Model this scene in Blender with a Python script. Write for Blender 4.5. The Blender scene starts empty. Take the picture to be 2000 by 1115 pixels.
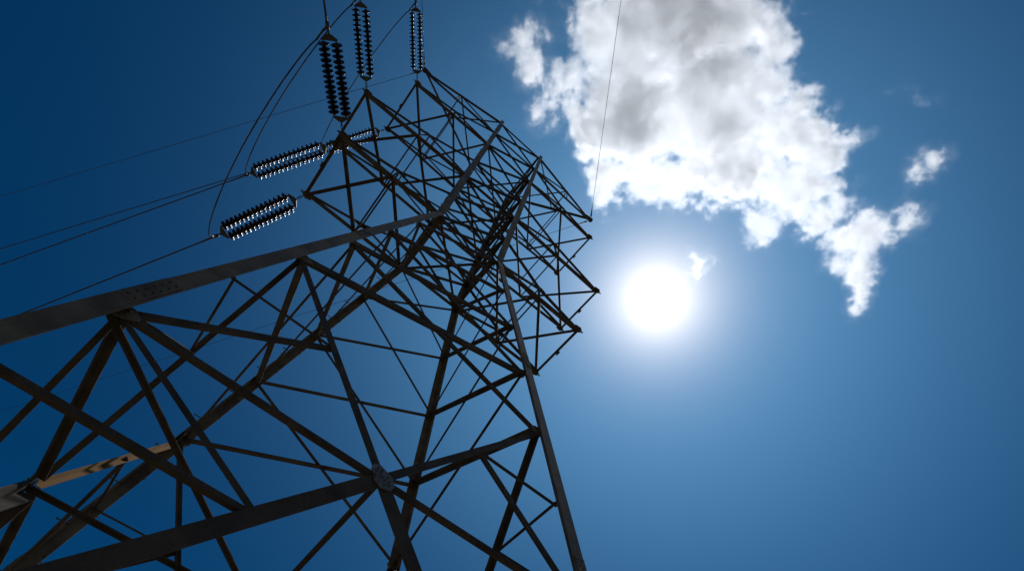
import bpy, bmesh, math, random
from mathutils import Vector, Matrix

random.seed(7)
SC = bpy.context.scene
COL = SC.collection
V = Vector

# ---------------------------------------------------------------- camera, sky, sun, exposure
Z0 = 17.55                                   # height of the tower's waist above the ground
SUN = V((0.3514, 0.1689, 0.9209)).normalized()   # direction towards the sun
cam_d = bpy.data.cameras.new("camera")
cam = bpy.data.objects.new("camera", cam_d); COL.objects.link(cam)
right = V((0.76344038, -0.64303786, 0.06050694))
down = V((0.58069696, 0.64236403, -0.50015947))
fwd = V((0.282754, 0.41697813, 0.86381677))
m = Matrix((right, -down, -fwd)).transposed().to_4x4()
m.translation = V((-1.002, -6.076, -15.949 + Z0))
cam.matrix_world = m
cam_d.sensor_width = 36.0
cam_d.lens = 36.0 * 1148.894 / 2000.0
cam_d.shift_x = -26.66 / 2000.0
cam_d.shift_y = 201.73 / 2000.0
cam_d.clip_start = 0.05
cam_d.clip_end = 60000.0
SC.camera = cam

el = math.asin(SUN.z); az = math.atan2(SUN.x, SUN.y)
world = bpy.data.worlds.new("World"); SC.world = world
world.use_nodes = True
nt = world.node_tree; nt.nodes.clear()
def N(t, typ, **kw):
    n = t.nodes.new(typ)
    for k, v in kw.items(): setattr(n, k, v)
    return n
sky = N(nt, 'ShaderNodeTexSky', sky_type='NISHITA', sun_disc=False)
sky.sun_elevation = el; sky.sun_rotation = az
sky.altitude = 300.0; sky.air_density = 1.0; sky.dust_density = 0.0; sky.ozone_density = 6.0
bg = N(nt, 'ShaderNodeBackground'); bg.inputs['Strength'].default_value = 0.05
# circumsolar glow: the blinding part of the sky round the sun, a function of the angle from it
geo = N(nt, 'ShaderNodeTexCoord')
dot = N(nt, 'ShaderNodeVectorMath', operation='DOT_PRODUCT'); dot.inputs[1].default_value = SUN
nt.links.new(geo.outputs['Generated'], dot.inputs[0])
acs = N(nt, 'ShaderNodeMath', operation='ARCCOSINE'); nt.links.new(dot.outputs['Value'], acs.inputs[0])
def glow(width, power, amp):
    d = N(nt, 'ShaderNodeMath', operation='DIVIDE'); d.inputs[1].default_value = math.radians(width)
    nt.links.new(acs.outputs[0], d.inputs[0])
    q = N(nt, 'ShaderNodeMath', operation='POWER'); q.inputs[1].default_value = power
    nt.links.new(d.outputs[0], q.inputs[0])
    g = N(nt, 'ShaderNodeMath', operation='MULTIPLY'); g.inputs[1].default_value = -1.0
    nt.links.new(q.outputs[0], g.inputs[0])
    e = N(nt, 'ShaderNodeMath', operation='EXPONENT'); nt.links.new(g.outputs[0], e.inputs[0])
    a = N(nt, 'ShaderNodeMath', operation='MULTIPLY'); a.inputs[1].default_value = amp
    nt.links.new(e.outputs[0], a.inputs[0]); return a
def addn(a, b):
    n = N(nt, 'ShaderNodeMath', operation='ADD')
    nt.links.new(a.outputs[0], n.inputs[0]); nt.links.new(b.outputs[0], n.inputs[1]); return n
parts = []
for wd, pw, amp, colr in ((25.5, 2.0, 0.66, (0.235, 0.59, 0.98)), (3.0, 1.0, 3.3, (1.0, 0.84, 0.69))):
    b2 = N(nt, 'ShaderNodeBackground'); b2.inputs['Color'].default_value = (*colr, 1)
    nt.links.new(glow(wd, pw, amp).outputs[0], b2.inputs['Strength']); parts.append(b2)
ad0 = N(nt, 'ShaderNodeAddShader')
nt.links.new(parts[0].outputs[0], ad0.inputs[0]); nt.links.new(parts[1].outputs[0], ad0.inputs[1]); bg2 = ad0
ad = N(nt, 'ShaderNodeAddShader'); wo = N(nt, 'ShaderNodeOutputWorld')
hs = N(nt, 'ShaderNodeHueSaturation'); hs.inputs['Saturation'].default_value = 1.42; hs.inputs['Value'].default_value = 0.93
nt.links.new(sky.outputs['Color'], hs.inputs['Color']); nt.links.new(hs.outputs[0], bg.inputs['Color'])
nt.links.new(bg.outputs[0], ad.inputs[0]); nt.links.new(bg2.outputs[0], ad.inputs[1])
nt.links.new(ad.outputs[0], wo.inputs['Surface'])

sd = bpy.data.lights.new("sun", 'SUN'); sd.energy = 5.0; sd.angle = math.radians(0.53); sd.color = (1.0, 0.975, 0.945)
so = bpy.data.objects.new("sun", sd); COL.objects.link(so)
so.rotation_euler = SUN.to_track_quat('Z', 'Y').to_euler()
so.location = (60, 30, 160)

SC.view_settings.view_transform = 'Standard'
SC.view_settings.look = 'None'
SC.view_settings.exposure = -0.5
SC.view_settings.gamma = 1.0
SC.cycles.max_bounces = 12
SC.cycles.diffuse_bounces = 3
SC.cycles.use_denoising = True

# ---------------------------------------------------------------- materials
def steel(name, col, col2, rough=0.55, metal=0.35, scale=3.0, spec=0.2):
    mt = bpy.data.materials.new(name); mt.use_nodes = True
    t = mt.node_tree; b = t.nodes['Principled BSDF']
    tc = N(t, 'ShaderNodeTexCoord')
    n1 = N(t, 'ShaderNodeTexNoise'); n1.inputs['Scale'].default_value = scale; n1.inputs['Detail'].default_value = 6
    n2 = N(t, 'ShaderNodeTexNoise'); n2.inputs['Scale'].default_value = scale * 14; n2.inputs['Detail'].default_value = 3
    t.links.new(tc.outputs['Object'], n1.inputs['Vector']); t.links.new(tc.outputs['Object'], n2.inputs['Vector'])
    mx = N(t, 'ShaderNodeMath', operation='MULTIPLY_ADD'); mx.inputs[1].default_value = 0.35
    t.links.new(n2.outputs['Fac'], mx.inputs[0]); t.links.new(n1.outputs['Fac'], mx.inputs[2])
    r = N(t, 'ShaderNodeValToRGB')
    r.color_ramp.elements[0].position = 0.45; r.color_ramp.elements[0].color = (*col, 1)
    r.color_ramp.elements[1].position = 0.85; r.color_ramp.elements[1].color = (*col2, 1)
    t.links.new(mx.outputs[0], r.inputs[0]); t.links.new(r.outputs[0], b.inputs['Base Color'])
    rr = N(t, 'ShaderNodeMapRange'); rr.inputs['To Min'].default_value = rough - 0.12; rr.inputs['To Max'].default_value = rough + 0.15
    t.links.new(n1.outputs['Fac'], rr.inputs['Value']); t.links.new(rr.outputs[0], b.inputs['Roughness'])
    b.inputs['Metallic'].default_value = metal; b.inputs['Specular IOR Level'].default_value = spec
    bp = N(t, 'ShaderNodeBump'); bp.inputs['Strength'].default_value = 0.15; bp.inputs['Distance'].default_value = 0.004
    t.links.new(n2.outputs['Fac'], bp.inputs['Height']); t.links.new(bp.outputs[0], b.inputs['Normal'])
    return mt
M_LEG = steel("galvanised_leg", (0.075, 0.056, 0.036), (0.19, 0.15, 0.10), metal=0.0)
M_BRACE = steel("weathered_brace", (0.030, 0.024, 0.019), (0.085, 0.064, 0.048), rough=0.8, metal=0.0)
M_SUNLIT = steel("sunlit_brace", (0.15, 0.08, 0.028), (0.19, 0.105, 0.04), rough=0.85, metal=0.0, spec=0.1)  # one brace only: warm sunlight on it is put into its base colour
M_PLATE = steel("grey_plate", (0.085, 0.09, 0.095), (0.15, 0.155, 0.16), rough=0.5, metal=0.0)
M_BOLT = steel("dark_bolt", (0.05, 0.05, 0.05), (0.10, 0.09, 0.08))
M_HARD = steel("line_hardware", (0.03, 0.03, 0.028), (0.06, 0.055, 0.05), metal=0.0)
M_WIRE = steel("aluminium_wire", (0.022, 0.024, 0.027), (0.04, 0.04, 0.045), rough=0.85, metal=0.0)
def porcelain():
    mt = bpy.data.materials.new("brown_porcelain"); mt.use_nodes = True
    t = mt.node_tree; b = t.nodes['Principled BSDF']
    n1 = N(t, 'ShaderNodeTexNoise'); n1.inputs['Scale'].default_value = 9
    r = N(t, 'ShaderNodeValToRGB')
    r.color_ramp.elements[0].color = (0.012, 0.007, 0.005, 1); r.color_ramp.elements[1].color = (0.025, 0.013, 0.009, 1)
    t.links.new(n1.outputs['Fac'], r.inputs[0]); t.links.new(r.outputs[0], b.inputs['Base Color'])
    b.inputs['Roughness'].default_value = 0.26; b.inputs['IOR'].default_value = 1.3
    return mt
M_PORC = porcelain()

# ---------------------------------------------------------------- helpers
def link(name, bm, mat, parent=None, smooth=False, bolts=0):
    """link bm as one mesh object; faces made after face number `bolts` (if given) take the bolt material"""
    me = bpy.data.meshes.new(name); bm.normal_update(); bm.to_mesh(me); bm.free()
    if bolts:
        me.materials.append(mat); me.materials.append(M_BOLT)
        for p in me.polygons[bolts:]: p.material_index = 1
    if smooth:
        for p in me.polygons: p.use_smooth = True
    if not bolts: me.materials.append(mat)
    o = bpy.data.objects.new(name, me); COL.objects.link(o)
    if parent: o.parent = parent
    return o
def empty(name, loc=(0, 0, 0)):
    o = bpy.data.objects.new(name, None); COL.objects.link(o); o.location = loc; return o
def tag(o, label=None, cat=None, group=None, kind=None):
    if label: o['label'] = label
    if cat: o['category'] = cat
    if group: o['group'] = group
    if kind: o['kind'] = kind
    return o
def prism(bm, prof, p, q, u, v):
    a = [bm.verts.new(p + u * x + v * y) for x, y in prof]
    b = [bm.verts.new(q + u * x + v * y) for x, y in prof]
    n = len(prof)
    for i in range(n):
        bm.faces.new((a[i], a[(i + 1) % n], b[(i + 1) % n], b[i]))
    bm.faces.new(a[::-1]); bm.faces.new(b)
def angle(bm, p, q, n, w, t=None, off=0.0, flip=False, w2=None):
    """L-section from p to q: one flange (w wide) square to the normal n, the other pointing along -n."""
    p = V(p); q = V(q); d = (q - p).normalized()
    n = V(n); n = (n - d * n.dot(d)).normalized()
    u = d.cross(n).normalized()
    if flip: u = -u
    t = t or max(0.008, w * 0.1); w2 = w2 or w
    k = n * off
    prof = [(0, 0), (w, 0), (w, -t), (t, -t), (t, -w2), (0, -w2)]
    prism(bm, [(x - w / 2, y) for x, y in prof], p + k, q + k, u, n)
def tube(bm, pts, r, seg=8, r2=None, cap=True):
    rings = []
    up = V((0, 0, 1))
    for i, p in enumerate(pts):
        d = (pts[min(i + 1, len(pts) - 1)] - pts[max(i - 1, 0)]).normalized()
        a = d.cross(up if abs(d.z) < 0.95 else V((1, 0, 0))).normalized(); b = d.cross(a)
        rr = r if r2 is None else r + (r2 - r) * i / (len(pts) - 1)
        rings.append([bm.verts.new(p + (a * math.cos(k * 2 * math.pi / seg) + b * math.sin(k * 2 * math.pi / seg)) * rr) for k in range(seg)])
    for A, B in zip(rings, rings[1:]):
        for k in range(seg): bm.faces.new((A[k], A[(k + 1) % seg], B[(k + 1) % seg], B[k]))
    if cap: bm.faces.new(rings[0][::-1]); bm.faces.new(rings[-1])
def plate(bm, c, u, v, poly, t):
    """flat polygonal plate: poly in (u,v) coordinates about c, thickness t along u x v"""
    u = u.normalized(); n = u.cross(v).normalized(); v = n.cross(u)
    a = [bm.verts.new(c + u * x + v * y - n * t / 2) for x, y in poly]
    b = [bm.verts.new(c + u * x + v * y + n * t / 2) for x, y in poly]
    k = len(poly)
    for i in range(k): bm.faces.new((a[i], a[(i + 1) % k], b[(i + 1) % k], b[i]))
    bm.faces.new(a[::-1]); bm.faces.new(b)
def bolt(bm, c, n, r=0.016, h=0.016):
    n = n.normalized(); a = n.orthogonal().normalized(); b = n.cross(a)
    prism(bm, [(r * math.cos(k * math.pi / 3), r * math.sin(k * math.pi / 3)) for k in range(6)], c, c + n * h, a, b)

# ---------------------------------------------------------------- ground (below and behind the camera)
bm = bmesh.new()
S = 15000.0
bmesh.ops.create_grid(bm, x_segments=60, y_segments=60, size=S)
for v in bm.verts:
    d = math.hypot(v.co.x, v.co.y)
    if d > 600: v.co.z = 14 * math.sin(v.co.x * 0.0011) * math.sin(v.co.y * 0.0013 + 1) - 5
mt = bpy.data.materials.new("dry_grass"); mt.use_nodes = True
t = mt.node_tree; b = t.nodes['Principled BSDF']
tc = N(t, 'ShaderNodeTexCoord'); n1 = N(t, 'ShaderNodeTexNoise'); n1.inputs['Scale'].default_value = 0.6; n1.inputs['Detail'].default_value = 8
t.links.new(tc.outputs['Object'], n1.inputs['Vector'])
r = N(t, 'ShaderNodeValToRGB'); r.color_ramp.elements[0].color = (0.075, 0.062, 0.036, 1); r.color_ramp.elements[1].color = (0.165, 0.132, 0.08, 1)
t.links.new(n1.outputs['Fac'], r.inputs[0]); t.links.new(r.outputs[0], b.inputs['Base Color']); b.inputs['Roughness'].default_value = 0.95
g_ = link("ground", bm, mt); tag(g_, kind='structure')

# ---------------------------------------------------------------- tower geometry (coordinates from its waist)
SG = dict(A=(-1, -1), D=(1, -1), B=(-1, 1), C=(1, 1))
def leg(L, z):
    sx, sy = SG[L]
    if z < 0: return V((sx * (1 - .1312 * z), sy * (.987 - .1237 * z), z))
    return V((sx * (1 + .0183 * z), sy * (.987 + .0231 * z), z))
O = V((0, 0, 0))
tower = empty("transmission_tower", (0, 0, Z0))
tag(tower, "tall dark steel lattice tower carrying three crossarms on each side", "transmission tower")
LOW = [0, -2.3, -4.49, -6.56, -8.465]
ZF, ZE, ZG, ZP = -11.75, -10.12, -16.7, -12.93
CAGE = [0, 2.2, 4.88, 7.4, 11.22, 14.2, 17.52]
FACES = [('A', 'D', V((0, -1, 0))), ('B', 'C', V((0, 1, 0))), ('A', 'B', V((-1, 0, 0))), ('D', 'C', V((1, 0, 0)))]

# legs: rolled angles with the corner outside, spliced half way
LOFF = dict(A=.5, D=.5, B=.25, C=.25)   # where the section's corner sits off the setting-out line
def leg_bm(L):
    bm = bmesh.new(); sx, sy = SG[L]
    segs = [(-Z0 + 0.02, -11.55, .18), (-11.55, -6.0, .17), (-6.0, -0.0, .17), (0.0, 9.0, .205), (9.0, 17.6, .175)]
    for z0, z1, w in segs:
        p, q = leg(L, z0), leg(L, z1)
        t = .016
        u = V((-sx, 0, 0)); v = V((0, -sy, 0))
        prof = [(x - w * LOFF[L], y - w * LOFF[L]) for x, y in ((0, 0), (w, 0), (w, t), (t, t), (t, w), (0, w))]
        prism(bm, prof, p, q, u, v)
    return bm
legs = {}
for L in 'ABCD':
    legs[L] = link("leg", leg_bm(L), M_LEG, tower)
    # splice plates with their bolts
    for zc, ln, w in ((-11.4, .62, .15), (-6.15, .5, .13), (0.2, .6, .13), (9.0, .4, .1)):
        bm = bmesh.new(); sx, sy = SG[L]
        p, q = leg(L, zc - ln / 2), leg(L, zc + ln / 2)
        o_ = .165 * LOFF[L]
        prism(bm, [(x - o_, y - o_) for x, y in ((.004, -.014), (w, -.014), (w, -.002), (.004, -.002))], p, q, V((-sx, 0, 0)), V((0, -sy, 0)))
        prism(bm, [(x - o_, y - o_) for x, y in ((-.014, .004), (-.002, .004), (-.002, w), (-.014, w))], p, q, V((-sx, 0, 0)), V((0, -sy, 0)))
        nf = len(bm.faces); d = (q - p)
        for i in range(6):
            c = p + d * (i + .5) / 6 + V((sx * o_, sy * o_, 0))
            for k in (.35, .78):
                bolt(bm, c + V((-sx * w * k, sy * .014, 0)), V((0, sy, 0)), .009, .012)
                bolt(bm, c + V((sx * .014, -sy * w * k, 0)), V((sx, 0, 0)), .009, .012)
        link("splice_plate", bm, M_LEG, legs[L], bolts=nf)

braces = []          # (mesh function args, size) -> every bar its own part
def bar(p, q, n, w, off=0.0, flip=False, mat=None, name="brace", parent=None):
    braces.append((V(p), V(q), V(n), w, off, flip, mat or M_BRACE, name, parent))
def inset(a, b, d):
    k = (b - a).normalized(); return a + k * d, b - k * d
for a, b, n in FACES:
    # panels below the waist: one X each
    for i in range(4):
        z0, z1 = LOW[i], LOW[i + 1]
        w1 = (.08, .09, .10, .12)[i] * (1 if a + b == 'AD' else .85)
        p, q = inset(leg(a, z1), leg(b, z0), .07); bar(p, q, n, w1, -.02)
        p, q = inset(leg(b, z1), leg(a, z0), .07)
        bar(p, q, n, w1 * (.68 if a + b in ('AD', 'BC') else .4), -.035, True)
    # the big X down to the feet
    mid = (leg(a, ZF) + leg(b, ZF)) / 2
    for L in (a, b):
        p, q = inset(leg(L, LOW[4]), mid, .08)
        bar(p, q, n, .07 if a + b == 'AB' else .09, -.02, L == b, mat=M_SUNLIT if (a + b == 'AB' and L == 'B') else None)
        p, q = inset(mid, leg(L, ZG), .1)
        bar(p, q, n, .145, -.02, L == a)
        bar(inset(leg(L, ZF), mid, .07)[0], inset(leg(L, ZF), mid, .07)[1], n, .078 if a + b == 'AB' else .052, -.02, L == a)
        up = (leg(L, LOW[4]) + mid) / 2; lo = mid.lerp(leg(L, ZG), (ZF - ZP) / (ZF - ZG))
        bar(leg(L, ZE), up, n, .03, -.03); bar(leg(L, ZF), up, n, .08 if L == 'D' and a == 'A' else .052, -.035, True)
        bar(leg(L, ZF), lo, n, .055, -.03); bar(leg(L, ZP), lo, n, .052, -.035, True)
        bar(leg(L, ZP), mid.lerp(leg(L, ZG), .62), n, .06, -.03)
    # cage panels above the waist
    for i in range(6):
        z0, z1 = CAGE[i], CAGE[i + 1]
        w1 = .10 if a + b in ('AD', 'BC') else .072
        p, q = inset(leg(a, z0), leg(b, z1), .06); bar(p, q, n, w1, -.02)
        p, q = inset(leg(b, z0), leg(a, z1), .06); bar(p, q, n, w1 * .8, -.035, True)
    for z in CAGE:
        p, q = inset(leg(a, z), leg(b, z), .05); bar(p, q, n, .095 if z in (0, 4.88, 11.22) else .075, -.05)
# plan bracing
UP = V((0, 0, 1))
mids = {a + b: (leg(a, ZF) + leg(b, ZF)) / 2 for a, b, n in FACES}
bar(leg('A', ZF), leg('C', ZF), UP, .045, -.09); bar(leg('B', ZF), leg('D', ZF), UP, .045, -.12)
bar(mids['AD'], mids['BC'], UP, .06); bar(mids['AB'], mids['DC'], UP, .05, -.03)
for a, b in (('AD', 'AB'), ('AD', 'DC'), ('BC', 'AB'), ('BC', 'DC')):
    pass
for z in (0, 4.88, 11.22):
    bar(leg('A', z), leg('C', z), UP, .06, -.03); bar(leg('B', z), leg('D', z), UP, .06, -.05)

# bars sorted by size: the hundred largest are parts of their own, the rest one part
def bar_obj(k, name=None):
    p, q, n, w, off, flip, mat, nm, par = k
    bm = bmesh.new(); angle(bm, p, q, n, w, off=off, flip=flip); return link(nm, bm, mat, par or tower)
campos = V((-1.0, -6.08, -15.95))
braces.sort(key=lambda k: -((k[1] - k[0]).length * k[3]) / (((k[0] + k[1]) / 2 - campos).length ** 2))
for k in braces[:100]: bar_obj(k)
bm = bmesh.new()
for p, q, n, w, off, flip, mat, nm, par in braces[100:]: angle(bm, p, q, n, w, off=off, flip=flip)
rest = link("brace", bm, M_BRACE, tower); rest['kind'] = 'stuff'

# gusset plates at the centre of each face
for a, b, n in FACES:
    mid = mids[a + b]; u = (leg(b, ZF) - leg(a, ZF)).normalized(); v = (leg(a, 0) + leg(b, 0) - leg(a, ZF) - leg(b, ZF)).normalized()
    bm = bmesh.new()
    nn = u.cross(v).normalized()
    if nn.dot(n) < 0: nn = -nn
    poly = [(.72 * x, .72 * y) for x, y in ((-.10, -.13), (.02, -.21), (.15, -.17), (.19, -.06), (.13, .10), (.05, .14), (-.09, .21), (-.17, .17), (-.19, .05), (-.13, -.03))]
    c = mid + nn * .0
    plate(bm, c, u, v, poly, .012)
    nf = len(bm.faces)
    for x, y in ((-.1, .11), (-.04, .12), (-.11, .05), (-.05, .06), (.06, .05), (0, 0), (.03, -.05), (-.04, .0), (-.11, -.04), (.1, -.03), (.12, -.09), (.05, -.13), (-.04, -.12), (-.1, -.1)):
        x *= .72; y *= .72
        bolt(bm, c + nn * .006 + u * x + v * y, nn, .010, .013)
        bolt(bm, c - nn * .006 + u * x + v * y, -nn, .010, .013)
    link("gusset_plate", bm, M_PLATE, tower, bolts=nf)
# leg gussets
for L in 'ABCD':
    sx, sy = SG[L]
    for z in LOW[1:] + [ZF]:
        p = leg(L, z); s = .085 if z > -8 else .11
        for n, u in ((V((0, sy, 0)), V((-sx, 0, 0))), (V((sx, 0, 0)), V((0, -sy, 0)))):
            bm = bmesh.new(); v = (leg(L, z + 1) - leg(L, z)).normalized()
            plate(bm, p + u * s * .7 - n * .012, u, v, [(-s * .7, -s), (s * .2, -s * .8), (s * .9, -s * .1), (s * .9, s * .25), (s * .1, s * .95), (-s * .7, s)], .01)
            link("gusset_plate", bm, M_LEG, legs[L])
# step bolts up two of the legs
for L, zs in (('B', [-12.6 + .42 * i for i in range(29)]), ('A', [.5 + .55 * i for i in range(30)])):
    sx, sy = SG[L]
    for i, z in enumerate(zs):
        p = leg(L, z); bm = bmesh.new()
        dirv = V((sx, 0, 0)) if i % 2 else V((0, sy, 0))
        s = p + (V((0, -sy * .1, 0)) if i % 2 else V((-sx * .1, 0, 0)))
        tube(bm, [s, s + dirv * .15], .009, 6); tube(bm, [s + dirv * .15, s + dirv * .162], .017, 6)
        link("step_bolt", bm, M_HARD, tower)

# ---------------------------------------------------------------- crossarms
ARMS = [(4.075, .968, 0.0, (2.53, .72), 2.2), (5.092, 1.019, 4.88, (2.88, 1.15), 7.3), (4.906, 1.155, 11.22, (3.06, .84), 14.2)]
def tip_plate(bm, c, n1, s=.13):
    plate(bm, c, V((0, 1, 0)), V((0, 0, 1)), [(-s * .6, -s * .5), (s * .6, -s * .5), (s * .8, s * .1), (s * .3, s * .8), (-s * .3, s * .8), (-s * .8, s * .1)], .02)
def chordbar(bm, p, q, n, w, off=0.0, flip=False): angle(bm, p, q, n, w, off=off, flip=flip)
def onepart(name, fn, par, mat=None):
    bm = bmesh.new(); fn(bm); return link(name, bm, mat or M_BRACE, par)
def ang(name, par, p, q, n, w, off=0.0, flip=False):
    return onepart(name, lambda bm: angle(bm, p, q, n, w, off=off, flip=flip), par)
for sx in (-1, 1):
    P, Q = ('A', 'B') if sx < 0 else ('D', 'C')
    for Lx, Ly, z, h, zt in ARMS:
        arm = empty("crossarm"); arm.parent = tower
        tips = {}; bot = {}; top = {}; sub = []
        for nm, L, sy in (('p', P, -1), ('n', Q, 1)):
            T = V((sx * Lx, sy * Ly, z)); K = leg(L, z); KT = leg(L, zt)
            Bm = (T + K) / 2; Mm = V((sx * h[0], Bm.y, z + h[1]))
            tips[nm] = T; bot[nm] = Bm; top[nm] = Mm
            n = V((0, sy, 0)); f = sx * sy > 0
            ang("chord", arm, T, K, n, .105, flip=f)
            ang("chord", arm, T + V((0, 0, .04)), Mm, n, .075); ang("chord", arm, Mm, KT, n, .07)
            sub.append((Bm, Mm, n, .055, 0)); sub.append((Mm, K + V((0, 0, .1)), n, .06, -.02))
            onepart("end_plate", lambda bm: plate(bm, T, V((sx, 0, 0)), V((0, 0, 1)), [(-.15, -.05), (.04, -.07), (.09, 0), (.04, .08), (-.08, .11)], .10), arm)
            onepart("end_plate", lambda bm: plate(bm, T - V((0, 0, .025)), V((sx, 0, 0)), V((0, 1, 0)), [(-.18, -.08), (.02, -.10), (.09, -.03), (.09, .04), (-.02, .10), (-.18, .06)], .014), arm)
            onepart("shackle_eye", lambda bm: tube(bm, [T + V((sx * .12, 0, 0)) + V((math.cos(k) * .045 * sx, sy * .0, math.sin(k) * .045)) for k in [i * math.pi / 6 for i in range(13)]], .013, 6, cap=False), arm, M_HARD)
            onepart("gusset_plate", lambda bm: plate(bm, Mm - n * .012, V((1, 0, 0)), V((0, 0, 1)), [(-.17, -.16), (.13, -.18), (.22, .0), (.08, .09), (-.17, .06)], .012), arm)
        mid = (tips['p'] + tips['n']) / 2
        sub += [(tips['p'], tips['n'], UP, .08, 0), (bot['p'], bot['n'], UP, .045, 0), (top['p'], top['n'], UP, .045, 0),
                (tips['p'], bot['n'], UP, .085, -.02), (tips['n'], bot['p'], UP, .085, -.04),
                (bot['p'], leg(Q, z), UP, .075, -.02), (bot['n'], leg(P, z), UP, .075, -.04)]
        for p, q, n, w, off in sub: ang("lattice_bar", arm, p, q, n, w, off)
        onepart("hanger_bracket", lambda bm: plate(bm, mid + V((sx * .06, 0, -.03)), V((0, 1, 0)), V((0, 0, 1)), [(-.08, -.03), (.08, -.03), (.05, .03), (-.05, .03)], .04), arm, M_HARD)
    # earth wire arm
    T = V((sx * 6.515, 0, 22.09)); sub = []; mt_ = {}
    arm = empty("earth_wire_arm"); arm.parent = tower
    for nm, L, sy in (('p', P, -1), ('n', Q, 1)):
        n = V((0, sy, 0)); K = leg(L, 17.52); K2 = leg(L, 14.2)
        ang("chord", arm, T, K, n, .115)
        if nm == 'p': ang("chord", arm, T - V((0, 0, .06)), K2, n, .105)
        mt_[nm] = (T + K) / 2; lo = (T + K2) / 2; mt_[nm + 'l'] = lo
        if nm == 'p': sub.append((mt_[nm], lo, n, .055, 0)); sub.append((mt_[nm], K2, n, .06, -.02))
    sub += [(mt_['p'], mt_['n'], UP, .06, 0), (mt_['p'], leg(Q, 17.52), UP, .065, -.02), (mt_['n'], leg(P, 17.52), UP, .065, -.04)]
    for p, q, n, w, off in sub: ang("lattice_bar", arm, p, q, n, w, off)
    onepart("end_plate", lambda bm: plate(bm, T, V((sx, 0, 0)), V((0, 1, 0)), [(-.45, -.09), (.06, -.15), (.14, -.05), (.14, .07), (.04, .15), (-.45, .09)], .03), arm)

# ---------------------------------------------------------------- insulators, conductors, jumpers, earth wires
def disc_mesh():
    """one suspension disc: ball-and-cap on the left, wide shed with a rolled rim, pin on the right (axis +X, 0.146 long)"""
    prof = [(-.073, .030), (-.066, .044), (-.050, .052), (-.030, .054), (-.016, .060), (-.006, .085), (.000, .112), (.005, .126), (.011, .130), (.016, .126),
            (.018, .110), (.024, .094), (.030, .078), (.040, .064), (.055, .050), (.073, .032)]
    bm = bmesh.new(); seg = 28; rings = []
    for x, r in prof:
        rings.append([bm.verts.new((x, r * math.cos(k * 2 * math.pi / seg), r * math.sin(k * 2 * math.pi / seg))) for k in range(seg)])
    for a, b in zip(rings, rings[1:]):
        for k in range(seg): bm.faces.new((a[k], a[(k + 1) % seg], b[(k + 1) % seg], b[k]))
    bm.faces.new(rings[0]); bm.faces.new(rings[-1][::-1])
    bmesh.ops.recalc_face_normals(bm, faces=bm.faces)
    me = bpy.data.meshes.new("insulator_disc"); bm.to_mesh(me); bm.free()
    for p in me.polygons: p.use_smooth = True
    me.materials.append(M_PORC); return me
DISC = disc_mesh()
def ring(bm, c, d, up, a=.05, b=.03, r=.010):
    tube(bm, [c + d * a * math.cos(k * math.pi / 8) + up * b * math.sin(k * math.pi / 8) for k in range(17)], r, 6, cap=False)
def string(T, E, label, az_out, pitch_out, jdir):
    """double strain string of 2 x 15 discs from the arm end T to the clamp at E"""
    T = T + V((0, 0, Z0)); E = E + V((0, 0, Z0))
    d = (E - T).normalized(); L = (E - T).length
    s = d.cross(UP).normalized(); u = s.cross(d)
    root = empty("insulator_string", T)
    tag(root, label, "insulator string", "insulator strings on the left crossarms")
    Mi = Matrix.Translation(-T)
    def part(name, fn, mat, par=None, smooth=False):
        bm = bmesh.new(); fn(bm); bm.transform(Mi); return link(name, bm, mat, par or root, smooth)
    def links(bm):
        x = .12
        for i in range(3):
            ring(bm, T + d * (x + .0), d, s if i % 2 else u, .055, .028); x += .085
    part("shackle_chain", links, M_HARD)
    y0 = .33; y1 = L - .12; g = .15
    poly1 = [(0, -.04), (.10, -.19), (.14, -.19), (.14, .19), (.10, .19), (0, .04)]
    part("yoke_plate", lambda bm: plate(bm, T + d * y0, d, s, poly1, .02), M_HARD)
    part("yoke_plate", lambda bm: plate(bm, T + d * y1, -d, s, poly1, .02), M_HARD)
    a = y0 + .17; b = y1 - .17; n = 15 if L > 2.7 else 14; sp = (b - a) / n
    for k in (-1, 1):
        base = T + s * g * k
        part("end_rod", lambda bm: (tube(bm, [base + d * (a - .05), base + d * (a + .03)], .014, 6), tube(bm, [base + d * (b - .03), base + d * (b + .06)], .014, 6), tube(bm, [base + d * a, base + d * b], .013, 6)), M_HARD)
        for i in range(n):
            o = bpy.data.objects.new("disc", DISC); COL.objects.link(o); o.parent = root
            ax = (Matrix((d, s, -u)).transposed()) @ Matrix.Rotation(random.uniform(-.05, .05), 3, 'Y') @ Matrix.Rotation(random.uniform(-.05, .05), 3, 'Z')
            o.matrix_local = Matrix.Translation(base + d * (a + sp * (i + .5)) - T) @ ax.to_4x4() @ Matrix.Diagonal((sp / .146, 1, 1, 1))
    ao, po = math.radians(az_out), math.radians(pitch_out)
    w = V((math.sin(ao) * math.cos(po), math.cos(ao) * math.cos(po), math.sin(po)))
    part("link_rod", lambda bm: (tube(bm, [T + d * y1, E], .022, 6), ring(bm, E - d * .02, d, u, .06, .04, .016)), M_HARD)
    part("dead_end_clamp", lambda bm: (tube(bm, [E - d * .03, E + w * .12], .045, 8), tube(bm, [E + w * .1, E + w * .75], .030, 8, r2=.02)), M_HARD, smooth=True)
    part("jumper_terminal", lambda bm: (tube(bm, [E + w * .03, E + w * .06 + jdir * .16], .03, 8), tube(bm, [E + w * .06 + jdir * .14, E + w * .06 + jdir * .42], .024, 8)), M_HARD, smooth=True)
    return E + w * .7, E + w * .06 + jdir * .38
def wire(name, pts, r, label, cat, group, mat=None):
    o = empty_mesh = None
    p0 = pts[0]; bm = bmesh.new(); tube(bm, [p - p0 for p in pts], r, 6)
    o = link(name, bm, mat or M_WIRE, None, True); o.location = p0
    return tag(o, label, cat, group)
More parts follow.
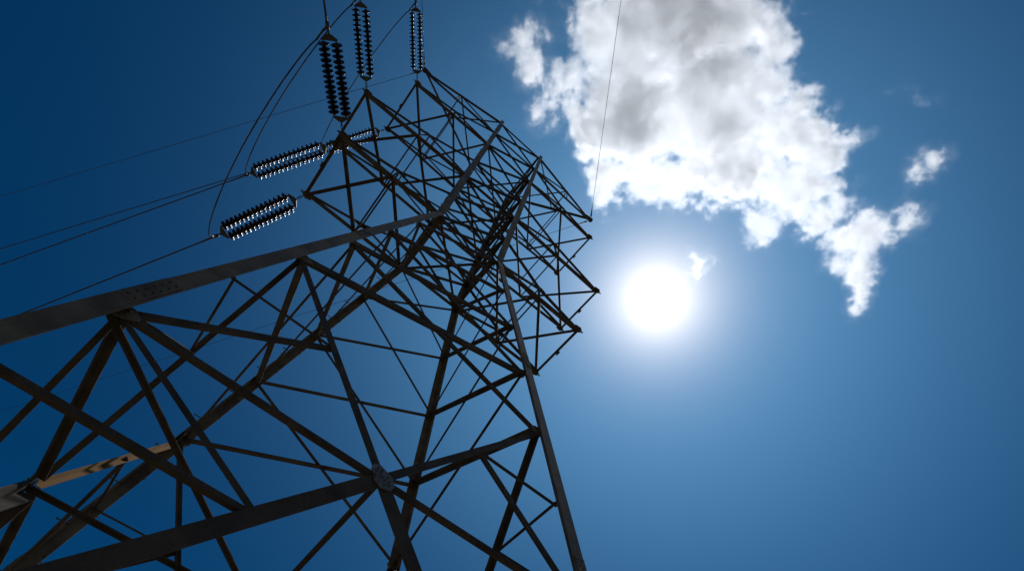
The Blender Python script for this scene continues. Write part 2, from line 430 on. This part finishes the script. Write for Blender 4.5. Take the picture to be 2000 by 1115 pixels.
def span(p, az, pitch, length=260, n=70):
    a = math.radians(az); t = math.tan(math.radians(pitch)); h = V((math.sin(a), math.cos(a), 0)); out = []
    for i in range(n + 1):
        x = length * (i / n) ** 1.6
        out.append(p + h * x + V((0, 0, t * x - t * x * x / length)))
    return out
SETS = [  # level, line side: tip y sign, end point, wire azimuth, pitch
    (2, 1, (-6.584, 3.684, 10.9), -34.65, -5), (2, -1, (-6.433, -3.421, 10.786), -146, -6),
    (1, 1, (-6.847, 3.774, 4.656), -32.1, -5), (1, -1, (-6.459, -3.149, 4.253), -147, -6),
    (0, 1, (-5.393, 3.52, -.201), -30.0, -5), (0, -1, (-5.363, -2.91, -.757), -143, -8)]
LV = ['lowest', 'middle', 'highest']
PTS = {}
for lv, sy, E, az_, pt in SETS:
    Lx, Ly, z = ARMS[lv][:3]; T = V((-Lx, sy * Ly, z)); E = V(E)
    way_ = "pulling left from" if sy > 0 else "running upward out of"
    lab = {(0, 1): "lowest of the three insulator strings pulled to the left, hooked to the lowest crossarm",
           (1, 1): "middle of the three left-pulled insulator strings, with a thin wire seen behind it",
           (2, 1): "insulator string pulled left from the highest crossarm, partly hidden by other arms",
           (0, -1): "leftmost of the three hanging insulator strings, complete down to its clamp with two jumpers",
           (1, -1): "second of the three upright insulator strings, cut off by the top of the photo",
           (2, -1): "rightmost upright insulator string, beside the thin peak of the tower"}[(lv, sy)]
    other = [k for k in SETS if k[0] == lv and k[1] == -sy][0]
    j = (V(other[2]) - E); j.z = -1.4 if sy > 0 else -2.6; j = j.normalized()
    if sy > 0: j = V((-.05, -.35, -1)).normalized() if lv == 0 else V((0.1, -.6, -.9)).normalized()
    wp, jp = string(T, E, lab, az_, pt, j)
    PTS[(lv, sy)] = jp
    side = "to the left edge" if sy > 0 else "up and out of the top"
    wl = {(0, 1): "lowest power line, leaving the lowest left-pulled insulator string for the left edge",
          (1, 1): "power line leaving the middle left-pulled insulator string, the lower of two near-parallel wires",
          (2, 1): "power line seen through the gap of the middle string, the upper of two near-parallel wires",
          (0, -1): "short stretch of power line above the clamp of the leftmost upright string",
          (1, -1): "power line continuing from the upright insulator string that the top edge cuts off",
          (2, -1): "power line continuing above the rightmost upright insulator string"}[(lv, sy)]
    wire("power_line", span(wp, az_, pt), .019, wl, "power line", "conductors of the power line")
JS = {0: (1.0, "jumper cable looping from the lowest left string to the leftmost upright string"),
      1: (1.05, "jumper cable looping from the middle left string up to the second upright string"),
      2: (1.35, "jumper cable looping behind the arm tips up to the rightmost upright string")}
for lv, (sag, lab) in JS.items():
    a, b = PTS[(lv, 1)], PTS[(lv, -1)]; pts = []
    for i in range(41):
        t = i / 40; q = (4 * t * (1 - t)) ** .72
        pts.append(a.lerp(b, t) - V((0, 0, sag * q)))
    wire("jumper_cable", pts, .017, lab, "jumper cable", "jumper cables")
for sx, az_, pt, lab in ((-1, -35.45, -5, "thin earth wire crossing behind the insulators from the tower's upper left peak"), (1, -32.0, -5, "thin earth wire passing behind the tower from its far right peak to the lower left"),
                     (-1, -143.4, -5, "thin earth wire rising beside the rightmost upright insulator string"), (1, -144.4, -5, "thin earth wire rising from the far right peak across the big cloud")):
    T = V((sx * 6.515, 0, 22.09 + Z0)); a = math.radians(az_)
    h = V((math.sin(a), math.cos(a), math.tan(math.radians(pt)))).normalized()
    o = wire("earth_wire", span(T + h * .35, az_, pt), .0125, lab, "earth wire", "earth wires")
    bm = bmesh.new(); st = h * .0
    tube(bm, [h * -.3, h * -.12], .012, 6); ring(bm, h * -.28, h, h.cross(UP).normalized(), .05, .03, .012)
    tube(bm, [h * -.12, h * .02], .05, 8); tube(bm, [h * .02, h * .55], .045, 8, r2=.014)
    c = link("dead_end_grip", bm, M_HARD, o, True)
#CLOUD
# ---------------------------------------------------------------- clouds: real vapour volumes 1200 m up
CLROT = -0.705
CLOUDS = {   # blobs: x, y, rx, ry, thickness factor (metres, in the cloud's rotated frame, origin above the camera)
 "big": ("large bright cloud with a grey middle filling the sky above the sun", [(192, -47, 172, 97, 0.85), (74, 1, 76, 74, 0.7), (289, -32, 94, 83, 0.75), (356, 3, 52, 51, 0.5), (137, 103, 126, 112, 0.9), (274, 95, 155, 119, 0.85), (409, 129, 69, 71, 0.7), (476, 181, 70, 74, 0.6), (89, 220, 54, 67, 0.5), (187, 220, 107, 62, 0.5), (321, 210, 115, 80, 0.7), (451, 237, 91, 78, 0.6), (402, 306, 50, 51, 0.45), (494, 295, 49, 51, 0.4), (535, 265, 38, 50, 0.35), (84, 156, 67, 54, 0.6), (31, 37, 50, 48, 0.4), (15, 103, 38, 43, 0.3)]),
 "left": ("ragged narrow cloud fragment hanging beside the big cloud's left edge", [(-83, -11, 41, 33, 0.35), (-52, -15, 27, 23, 0.25), (-61, 36, 29, 36, 0.3), (-46, 99, 27, 43, 0.22), (-19, 61, 30, 33, 0.18)]),
 "right": ("ragged pointed cloud fragment below the big cloud's right corner", [(619, 324, 54, 58, 0.4), (620, 397, 36, 62, 0.35), (676, 303, 41, 33, 0.3), (628, 464, 21, 35, 0.2), (565, 345, 50, 43, 0.3), (561, 387, 30, 27, 0.2)]),
 "small": ("small bright puff of cloud to the right of the big cloud", [(671, 206, 33, 31, 0.36), (691, 182, 29, 24, 0.3)]),
 "tiny": ("tiny scrap of cloud just above and right of the sun", [(287, 388, 28, 31, 0.32)]),
 "wisps": ("faint torn wisps of cloud between the big cloud and the small puff", [(578, 70, 18, 10, 0.08), (550, 146, 25, 27, 0.08), (646, 78, 21, 12, 0.06), (-52, -64, 26, 10, 0.06)])}
H0 = 1200.0
mv = bpy.data.materials.new("cloud_vapour"); mv.use_nodes = True
t = mv.node_tree; t.nodes.clear()
ov = N(t, 'ShaderNodeOutputMaterial'); pv = N(t, 'ShaderNodeVolumePrincipled')
pv.inputs['Color'].default_value = (0.972, 0.986, 1.0, 1); pv.inputs['Anisotropy'].default_value = 0.55
pv.inputs['Density'].default_value = 0.055
t.links.new(pv.outputs[0], ov.inputs['Volume'])
def cloud(label, blobs, vox, seed, thick=1.0):
    x0 = min(b[0] - b[2] for b in blobs) - 25; x1 = max(b[0] + b[2] for b in blobs) + 25
    y0 = min(b[1] - b[3] for b in blobs) - 25; y1 = max(b[1] + b[3] for b in blobs) + 25
    zt = max(b[4] for b in blobs) * 135 + 20; zb = -30.0
    me = bpy.data.volumes.new("cloud"); o = bpy.data.objects.new("cloud", me); COL.objects.link(o)
    o.location = (-1.0, -6.08, H0); o.rotation_euler = (0, 0, CLROT)
    g = bpy.data.node_groups.new("cloud_field", 'GeometryNodeTree')
    g.interface.new_socket("Geometry", in_out='OUTPUT', socket_type='NodeSocketGeometry')
    def G(typ, **kw):
        n = g.nodes.new(typ)
        for k, v in kw.items(): setattr(n, k, v)
        return n
    L = g.links.new
    def mth(op, a, b=None, c=None):
        n = G('ShaderNodeMath', operation=op)
        for i, x in enumerate((a, b, c)):
            if x is None: continue
            if isinstance(x, (int, float)): n.inputs[i].default_value = x
            else: L(x, n.inputs[i])
        return n.outputs[0]
    pos = G('GeometryNodeInputPosition').outputs[0]
    # the outline is torn by warping the position with slow noise before the blobs are measured
    wn = G('ShaderNodeTexNoise'); wn.inputs['Scale'].default_value = 0.016; wn.inputs['Detail'].default_value = 2.0
    of = G('ShaderNodeVectorMath', operation='ADD'); of.inputs[1].default_value = (seed * 37.1, seed * 11.3, 0); L(pos, of.inputs[0]); L(of.outputs[0], wn.inputs['Vector'])
    w1 = G('ShaderNodeVectorMath', operation='SUBTRACT'); w1.inputs[1].default_value = (.5, .5, .5); L(wn.outputs['Color'], w1.inputs[0])
    w2 = G('ShaderNodeVectorMath', operation='MULTIPLY_ADD'); w2.inputs[1].default_value = (WARP, WARP, 30); L(w1.outputs[0], w2.inputs[0]); L(pos, w2.inputs[2])
    field = None
    for bx, by, rx, ry, k in blobs:
        s = G('ShaderNodeVectorMath', operation='SUBTRACT'); s.inputs[1].default_value = (bx, by, 115 * k * .42); L(w2.outputs[0], s.inputs[0])
        d = G('ShaderNodeVectorMath', operation='DIVIDE'); d.inputs[1].default_value = (rx, ry, 115 * k * .55); L(s.outputs[0], d.inputs[0])
        le = G('ShaderNodeVectorMath', operation='LENGTH'); L(d.outputs[0], le.inputs[0])
        # signed distance in units of 60 m
        sd_ = mth('MULTIPLY', mth('SUBTRACT', 1.0, le.outputs['Value']), min(rx, ry, 120) / 60.0)
        field = sd_ if field is None else mth('SMOOTH_MAX', field, sd_, 0.35)
    n1 = G('ShaderNodeTexNoise'); n1.inputs['Scale'].default_value = 0.021; n1.inputs['Detail'].default_value = 9.0; n1.inputs['Roughness'].default_value = 0.72
    L(of.outputs[0], n1.inputs['Vector'])
    fb = mth('MULTIPLY', mth('SUBTRACT', n1.outputs['Fac'], 0.52), AMP if thick == 1.0 else AMP * .6)
    val = mth('ADD', field, fb)
    mr = G('ShaderNodeMapRange', interpolation_type='SMOOTHSTEP'); mr.inputs['From Min'].default_value = 0.0; mr.inputs['From Max'].default_value = SOFT
    L(val, mr.inputs['Value'])
    n3 = G('ShaderNodeTexNoise'); n3.inputs['Scale'].default_value = 0.006; n3.inputs['Detail'].default_value = 3; L(of.outputs[0], n3.inputs['Vector'])
    mr2 = G('ShaderNodeMapRange'); mr2.inputs['From Min'].default_value = 0.35; mr2.inputs['From Max'].default_value = 0.65; mr2.inputs['To Min'].default_value = 0.35; mr2.inputs['To Max'].default_value = 1.0
    L(n3.outputs['Fac'], mr2.inputs['Value'])
    mrf = G('ShaderNodeMapRange', interpolation_type='SMOOTHSTEP'); mrf.inputs['From Min'].default_value = -0.3; mrf.inputs['From Max'].default_value = 0.2; mrf.inputs['To Max'].default_value = 0.03
    L(val, mrf.inputs['Value'])
    dens = mth('MULTIPLY', mth('MULTIPLY', mth('ADD', mr.outputs[0], mrf.outputs[0]), mr2.outputs[0]), thick)
    vc = G('GeometryNodeVolumeCube')
    L(dens, vc.inputs['Density'])
    vc.inputs['Min'].default_value = (x0, y0, zb); vc.inputs['Max'].default_value = (x1, y1, zt)
    vc.inputs['Resolution X'].default_value = int((x1 - x0) / vox); vc.inputs['Resolution Y'].default_value = int((y1 - y0) / vox); vc.inputs['Resolution Z'].default_value = int((zt - zb) / vox)
    sm = G('GeometryNodeSetMaterial'); sm.inputs['Material'].default_value = mv
    go = G('NodeGroupOutput'); L(vc.outputs[0], sm.inputs['Geometry']); L(sm.outputs[0], go.inputs[0])
    o.modifiers.new("cloud_field", 'NODES').node_group = g
    me.materials.append(mv)
    tag(o, label, "cloud")
    return o
WARP, AMP, SOFT = 26.0, 3.3, 0.45
for i, (k, (lab, blobs)) in enumerate(CLOUDS.items()): cloud(lab, blobs, 2.1 if k == "big" else 1.8, i + 1, {'big': 1.0, 'wisps': .5}.get(k, 2.0))
SC.cycles.volume_bounces = 8
SC.cycles.volume_step_rate = 1.4
SC.cycles.volume_max_steps = 512
SC.cycles.max_bounces = 12
